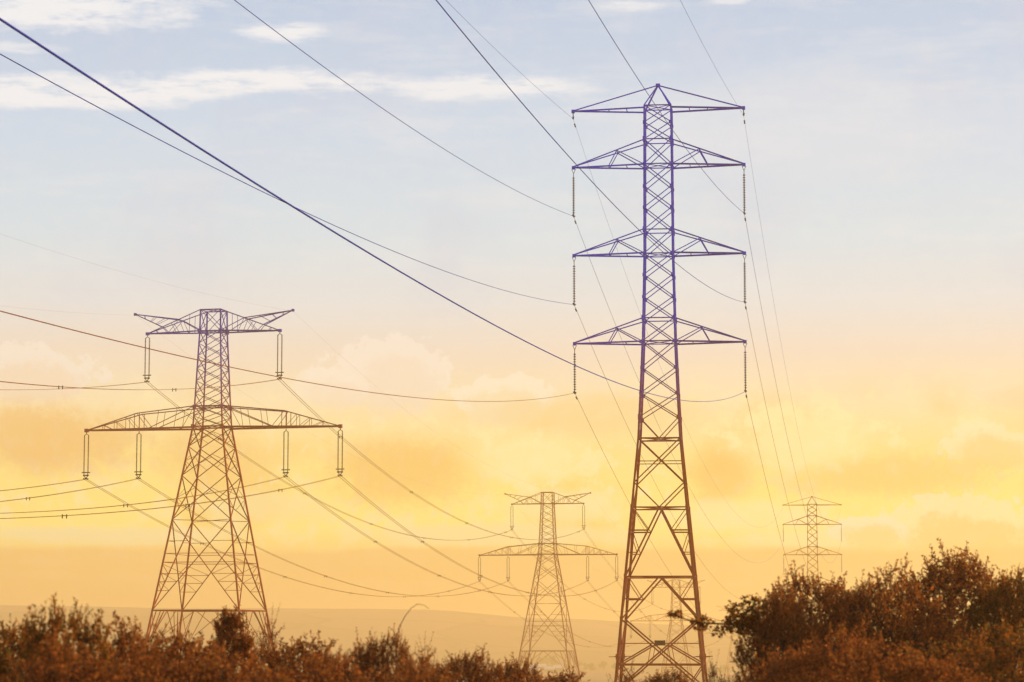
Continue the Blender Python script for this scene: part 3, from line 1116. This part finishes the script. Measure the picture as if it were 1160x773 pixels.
def shrub_meshes(seed, H=2.0, W=0.62, stems=11, leaf=0.05, gap=0.014, twigs=330, shoot=0.3, twig_len=0.26, shoots=26, deep=0.5, lumps=7):
    """several stems carrying a domed, clumped crown of leafy twigs, with thin shoots standing out of it"""
    rng = random.Random(seed)
    lv, st = MB(), MB()
    ends = []
    lump = [(rng.uniform(0, 6.283), rng.uniform(0.3, 1.0) * W, rng.uniform(-0.16, 0.14)) for _ in range(lumps)]

    def dome(x, y):
        r2 = (x * x + y * y) / (W * W)
        z = H * (1.0 - 0.26 * r2)
        for a, q, h in lump:
            dx, dy = x - math.cos(a) * q, y - math.sin(a) * q
            z += H * h * math.exp(-(dx * dx + dy * dy) / (0.09 * W * W + 0.01))
        return z
    for s in range(stems):
        a = 2 * math.pi * (s * 0.618 + rng.random() * 0.1)
        rr = W * math.sqrt((s + 0.3) / stems)
        x, y = math.cos(a) * rr, math.sin(a) * rr
        top = Vector((x, y, dome(x, y) * rng.uniform(0.8, 0.95)))
        base = Vector((x * 0.2, y * 0.2, -0.05))
        pts = [base.lerp(top, t) + Vector((rng.gauss(0, 0.02), rng.gauss(0, 0.02), 0)) + Vector((-x, -y, 0)) * 0.25 * math.sin(math.pi * t) for t in (i / 8 for i in range(9))]
        st.tube(pts, lambda t: 0.016 * (1 - 0.7 * t) + 0.003, 5, False)
        ends.append(pts)
    for k in range(twigs):
        a, q = rng.uniform(0, 6.283), W * math.sqrt(rng.random()) * 1.02
        x, y = math.cos(a) * q, math.sin(a) * q
        zt = dome(x, y)
        z = zt * (1 - deep * rng.random() ** 1.7) - twig_len * 0.45
        c = Vector((x, y, z))
        near = min((p for e in ends for p in e[3:]), key=lambda p: (p - c).length)
        if rng.random() < 0.35:
            st.tube([near, near.lerp(c, 0.6) + Vector((0, 0, -0.02)), c], 0.004, 3, False)
        d = Vector((x * 0.9 + rng.gauss(0, 0.35), y * 0.9 + rng.gauss(0, 0.35), rng.uniform(0.25, 1.0)))
        tw = leafy_twig(lv, st, c, d, twig_len * rng.uniform(0.6, 1.25), rng, leaf, gap)
        for u in range(2):
            b = rng.uniform(0, 6.283)
            leafy_twig(lv, st, tw[rng.randint(1, 3)], Vector((math.cos(b), math.sin(b), rng.uniform(-0.2, 0.9))), twig_len * 0.5 * rng.uniform(0.6, 1.2), rng, leaf * 0.9, gap, 0.003)
    for k in range(shoots):
        a, q = rng.uniform(0, 6.283), W * math.sqrt(rng.random())
        x, y = math.cos(a) * q, math.sin(a) * q
        d = Vector((x * 0.6 + rng.gauss(0, 0.25), y * 0.6 + rng.gauss(0, 0.25), 1))
        tw = leafy_twig(lv, st, (x, y, dome(x, y) - 0.12), d, shoot * rng.uniform(0.5, 1.15), rng, leaf * 0.8, gap * 1.4, 0.0035, 0.04)
        b = rng.uniform(0, 6.283)
        leafy_twig(lv, st, tw[rng.randint(1, 3)], Vector((math.cos(b), math.sin(b), 0.9)), shoot * 0.35, rng, leaf * 0.75, gap * 1.4, 0.003)
    top = sorted(v.z for v in lv.v)[int(len(lv.v) * 0.992)]
    return lv.mesh('shrub_leaves'), st.mesh('shrub_stems'), top


PROTO = {
    'dense': shrub_meshes(3, leaf=0.046, gap=0.014, shoot=0.24, shoots=20),
    'airy': shrub_meshes(8, W=0.68, leaf=0.030, gap=0.012, stems=12, twigs=640, shoot=0.2, twig_len=0.22, shoots=70, deep=0.42),
    'tuft': shrub_meshes(15, W=0.5, stems=8, leaf=0.052, gap=0.016, twigs=260, shoot=0.22, twig_len=0.25, shoots=14),
    'broad': shrub_meshes(21, W=0.95, stems=17, leaf=0.034, gap=0.013, twigs=780, shoot=0.22, twig_len=0.27, shoots=40),
    'spray': shrub_meshes(33, W=0.5, stems=9, leaf=0.034, gap=0.018, twigs=220, shoot=0.36, twig_len=0.26, shoots=34),
    'round': shrub_meshes(44, W=0.30, stems=5, leaf=0.040, gap=0.014, twigs=230, shoot=0.12, twig_len=0.18, shoots=0, deep=0.15, lumps=0),
}
LM = {'r': M_LEAF_RUST, 'd': M_LEAF_DARK, 'o': M_LEAF_ORNG}
# column, top row, distance, width factor, kind, leaf colour, turn, label
SHRUBS = [
    (12, 712, 24, 0.8, 'dense', 'd', 0.3, 'dark olive shrub filling the bottom left corner'),
    (52, 690, 21, 0.5, 'tuft', 'd', 1.2, 'dark shrub with two upright leafy plumes near the left edge'),
    (100, 695, 22, 0.5, 'tuft', 'd', 4.0, 'round-topped dark green shrub between the left plumes and the large pylon'),
    (142, 708, 23, 0.55, 'tuft', 'r', 2.2, 'brownish shrub just left of the large pylon leg'),
    (196, 722, 25, 0.9, 'dense', 'r', 5.1, 'low rust shrub in front of the left foot of the large pylon'),
    (262, 693, 29, 0.78, 'round', 'r', 0.8, 'small dark tree-like bush standing up inside the large pylon feet'),
    (296, 704, 30, 0.5, 'spray', 'r', 3.3, 'thin twiggy bush against the right foot of the large pylon'),
    (345, 728, 27, 0.8, 'dense', 'r', 1.9, 'rust shrub just right of the large pylon feet'),
    (392, 730, 28, 0.6, 'spray', 'o', 2.7, 'thin orange shrub with sparse top between two rust shrubs'),
    (432, 722, 28, 0.55, 'airy', 'r', 0.2, 'rounded reddish bush beside the bare arching stalk'),
    (482, 734, 29, 0.5, 'spray', 'r', 4.4, 'narrow feathery shrub right of the bare arching stalk'),
    (528, 742, 30, 0.75, 'airy', 'o', 5.6, 'low orange shrub halfway to the middle pylon'),
    (578, 751, 31, 0.7, 'airy', 'r', 1.0, 'low brown shrub just left of the middle pylon foot'),
    (640, 764, 33, 0.7, 'dense', 'r', 2.0, 'lowest shrub top in front of the middle pylon'),
    (703, 757, 33, 0.6, 'spray', 'r', 3.6, 'brown tufts at the left foot of the tallest pylon'),
    (752, 762, 33, 0.6, 'airy', 'r', 0.4, 'brown tufts between the feet of the tallest pylon'),
    (815, 752, 30, 0.4, 'spray', 'o', 5.0, 'grassy orange shrub at the right foot of the tallest pylon'),
    (880, 672, 29, 0.6, 'airy', 'r', 0.9, 'sparse-edged bush at the left end of the big right-hand mass'),
    (930, 655, 31, 1.1, 'airy', 'r', 2.9, 'rust bush in front of the small four-armed pylon'),
    (1005, 652, 30, 0.95, 'broad', 'r', 4.1, 'broad rust bush between the small pylon and the tallest bush'),
    (1078, 630, 32, 1.2, 'airy', 'r', 1.4, 'tallest bush with a domed twiggy crown on the right'),
    (1155, 648, 31, 0.9, 'airy', 'd', 5.4, 'dark bush cut by the right edge of the picture'),
    (928, 722, 24, 0.72, 'broad', 'r', 3.0, 'rust bush low in front at the left of the right-hand mass'),
    (1015, 732, 22, 0.8, 'broad', 'o', 0.1, 'orange-red bush low in front of the middle of the right-hand mass'),
    (1105, 716, 25, 1.0, 'broad', 'd', 2.4, 'dark brown bush low in the bottom right corner'),
    (60, 738, 18, 0.8, 'broad', 'r', 1.7, 'red-brown shrub low at the bottom left below the leafy plumes'),
    (165, 742, 18.5, 0.8, 'broad', 'r', 4.6, 'red-brown shrub along the bottom edge left of the pylon feet'),
    (262, 744, 19, 0.75, 'broad', 'o', 0.6, 'orange-brown shrub along the bottom edge below the large pylon'),
    (355, 750, 19.5, 0.75, 'broad', 'r', 3.9, 'brown shrub along the bottom edge right of the large pylon'),
    (452, 756, 20, 0.75, 'broad', 'o', 2.1, 'orange shrub along the bottom edge below the arching stalk'),
]


def place_shrub(px, top, D, wf, kind, lc, turn, label):
    lv, st, h = PROTO[kind]
    x, zt = at(px, top, D).x, at(px, top, D).z
    gz = ground_z(x, D)
    t = thing('shrub', label, 'shrub', (x, D, gz), turn, 'shrubs in front of the pylons')
    t.scale = (wf, wf, (zt - gz) / h)
    link('foliage', lv, LM[lc], t)
    link('stems', st, M_BARK, t)
    return t


made = [place_shrub(*s) for s in SHRUBS]


# leafy branch reaching out of the right-hand bush across the leg of the tallest pylon
def reaching_branch():
    rng = random.Random(5)
    D = 29.0
    st, lv = MB(), MB()
    root = at(858, 716, D)
    P = [root, at(842, 708, D), at(820, 707, D - 0.1), at(795, 706, D - 0.2), at(778, 702, D - 0.25), at(760, 697, D - 0.3)]
    loc = Vector(((862 - CXP) / F * D, D, ground_z((862 - CXP) / F * D, D)))
    st.tube([p - loc for p in P], lambda t: 0.012 * (1 - 0.75 * t) + 0.003, 5, False)
    for cx, cy, rx, ry, n in ((764, 696, 8, 5, 34), (795, 707, 12, 8, 75), (838, 707, 19, 12, 190), (815, 716, 9, 5, 20), (830, 690, 7, 8, 30), (852, 690, 16, 16, 120)):
        for i in range(int(n * 1.7)):
            a, q = rng.uniform(0, 6.283), math.sqrt(rng.random())
            c = at(cx + math.cos(a) * q * rx, cy + math.sin(a) * q * ry, D - 0.2 + rng.gauss(0, 0.06)) - loc
            d = Vector((rng.gauss(0, 1), rng.gauss(0, 1), rng.gauss(0, 0.8)))
            add_leaf(lv, c, d, rng.uniform(0.035, 0.06), rng)
            if i % 6 == 0:
                st.tube([at(cx, cy, D - 0.2) - loc, c], 0.003, 3, False)
    t = thing('leafy_branch', 'long leafy branch with two separate tufts crossing the right leg of the tallest pylon', 'branch', loc)
    link('stem', st.mesh('branch_stem'), M_BARK, t)
    link('leaves', lv.mesh('branch_leaves'), M_LEAF_DARK, t)


reaching_branch()


def arching_stalk():
    D = 29.0
    P = [at(*p, D) for p in ((450, 790), (449, 745), (449, 725), (452, 711), (459, 698), (466, 689), (473, 684.5), (480, 685.5), (486, 690))]
    loc = Vector((P[0].x, D, ground_z(P[0].x, D)))
    P[0] = loc.copy()
    st = MB()
    st.tube([p - loc for p in P], lambda t: 0.0055 * (1 - 0.85 * t) + 0.001, 5)
    o = link('bare_stalk', st.mesh('bare_stalk', True), M_BARK)
    o.location = loc
    tag(o, 'thin bare stalk arching to the right above the low shrubs', 'stalk')


arching_stalk()


# ------------------------------------------------------------------ distant trees and sheds in the valley
def far_tree_meshes(seed):
    rng = random.Random(seed)
    lv, st = MB(), MB()
    H = 8.0
    st.tube(polyline((0, 0, -0.5), (0.03, 0, 1), H * 0.6, 5, rng, 0.05), lambda t: 0.28 * (1 - 0.7 * t), 6)
    lobes = [(rng.gauss(0, 1.5), rng.gauss(0, 1.5), H * rng.uniform(0.35, 0.85), rng.uniform(1.1, 2.0)) for _ in range(11)]
    for x, y, z, r in lobes:
        st.tube([(0, 0, H * 0.3), (x * 0.6, y * 0.6, z * 0.8), (x, y, z)], lambda t: 0.1 * (1 - t) + 0.02, 4)
        for i in range(150):
            v = Vector((rng.gauss(0, 1), rng.gauss(0, 1), rng.gauss(0, 1))).normalized() * r * rng.uniform(0.5, 1.05)
            add_leaf(lv, Vector((x, y, z)) + v, Vector((rng.gauss(0, 1), rng.gauss(0, 1), rng.gauss(0, 1))), rng.uniform(0.5, 0.95), rng)
    return lv.mesh('far_tree_crown'), st.mesh('far_tree_trunk')


FT = [far_tree_meshes(40 + i) for i in range(3)]
frng = random.Random(12)
FAR_TREES = [(540, 2350, 'left of the sheds'), (566, 2420, 'left of the sheds'), (583, 2300, 'left of the sheds'), (590, 2460, 'left of the sheds'),
             (642, 2380, 'right of the sheds'), (655, 2450, 'right of the sheds'), (668, 2320, 'right of the sheds'), (683, 2400, 'right of the sheds'),
             (612, 2480, 'behind the sheds'), (625, 2500, 'behind the sheds'), (600, 2510, 'behind the sheds'), (698, 2350, 'right of the sheds'),
             (812, 2250, 'beside the right leg of the tallest pylon'), (820, 2300, 'beside the right leg of the tallest pylon')]
for i, (px, D, where) in enumerate(FAR_TREES):
    x = (px - CXP) / F * D
    t = thing('valley_tree', f'hazy distant tree on the valley floor {where}', 'tree', (x, D, ground_z(x, D)), frng.uniform(0, 6), 'hazy trees ' + where)
    s = frng.uniform(0.7, 1.25)
    t.scale = (s, s, s * frng.uniform(0.8, 1.1))
    link('crown', FT[i % 3][0], M_LEAF_FAR, t)
    link('trunk', FT[i % 3][1], M_BARK, t)

M_ROOF = plain('pale_sheet_roof', (0.75, 0.68, 0.6, 1), 0.35, 0.0, 0.15, 0.6)
M_WALL = plain('dull_shed_wall', (0.25, 0.18, 0.13, 1), 0.8)


def shed(px, D, w, dp, h, rz, label):
    x = (px - CXP) / F * D
    t = thing('shed', label, 'shed', (x, D, ground_z(x, D)), rz, 'pale sheds in the valley')
    mb = MB()
    mb.box((0, 0, h / 2 - 0.4), w, dp, h + 0.8)
    link('wall', mb.mesh('shed_wall'), M_WALL, t)
    mb = MB()
    hw, hd, th, ri = w / 2 + 0.4, dp / 2 + 0.4, 0.12, dp * 0.28
    for s in (-1, 1):
        i = len(mb.v)
        for zz in (0, th):
            mb.v += [Vector((-hw, s * hd, h + 0.01 + zz)), Vector((hw, s * hd, h + 0.01 + zz)), Vector((hw, s * 0.01, h + ri + zz)), Vector((-hw, s * 0.01, h + ri + zz))]
        for f in ((0, 1, 2, 3), (4, 5, 6, 7), (0, 1, 5, 4), (1, 2, 6, 5), (2, 3, 7, 6), (3, 0, 4, 7)):
            mb.f.append(tuple(i + q for q in f))
    link('roof', mb.mesh('shed_roof'), M_ROOF, t)
    mb = MB()
    mb.box((w * 0.2, -dp / 2 - 0.05, 1.2), 2.4, 0.1, 2.4)
    link('door', mb.mesh('shed_door'), M_SIGN, t)


shed(600, 2330, 9, 9, 3.0, 0.2, 'pale-roofed shed nearest the left foot of the middle pylon')
shed(611, 2380, 11, 9, 3.2, -0.1, 'longest pale-roofed shed seen between the feet of the middle pylon')
shed(621, 2290, 8, 8, 3.0, 0.3, 'pale-roofed shed right of the longest one')
shed(632, 2340, 8, 9, 3.0, 0.1, 'pale-roofed shed nearest the right foot of the middle pylon')
shed(606, 2240, 7, 7, 2.8, -0.2, 'smallest pale-roofed shed in front of the other sheds')
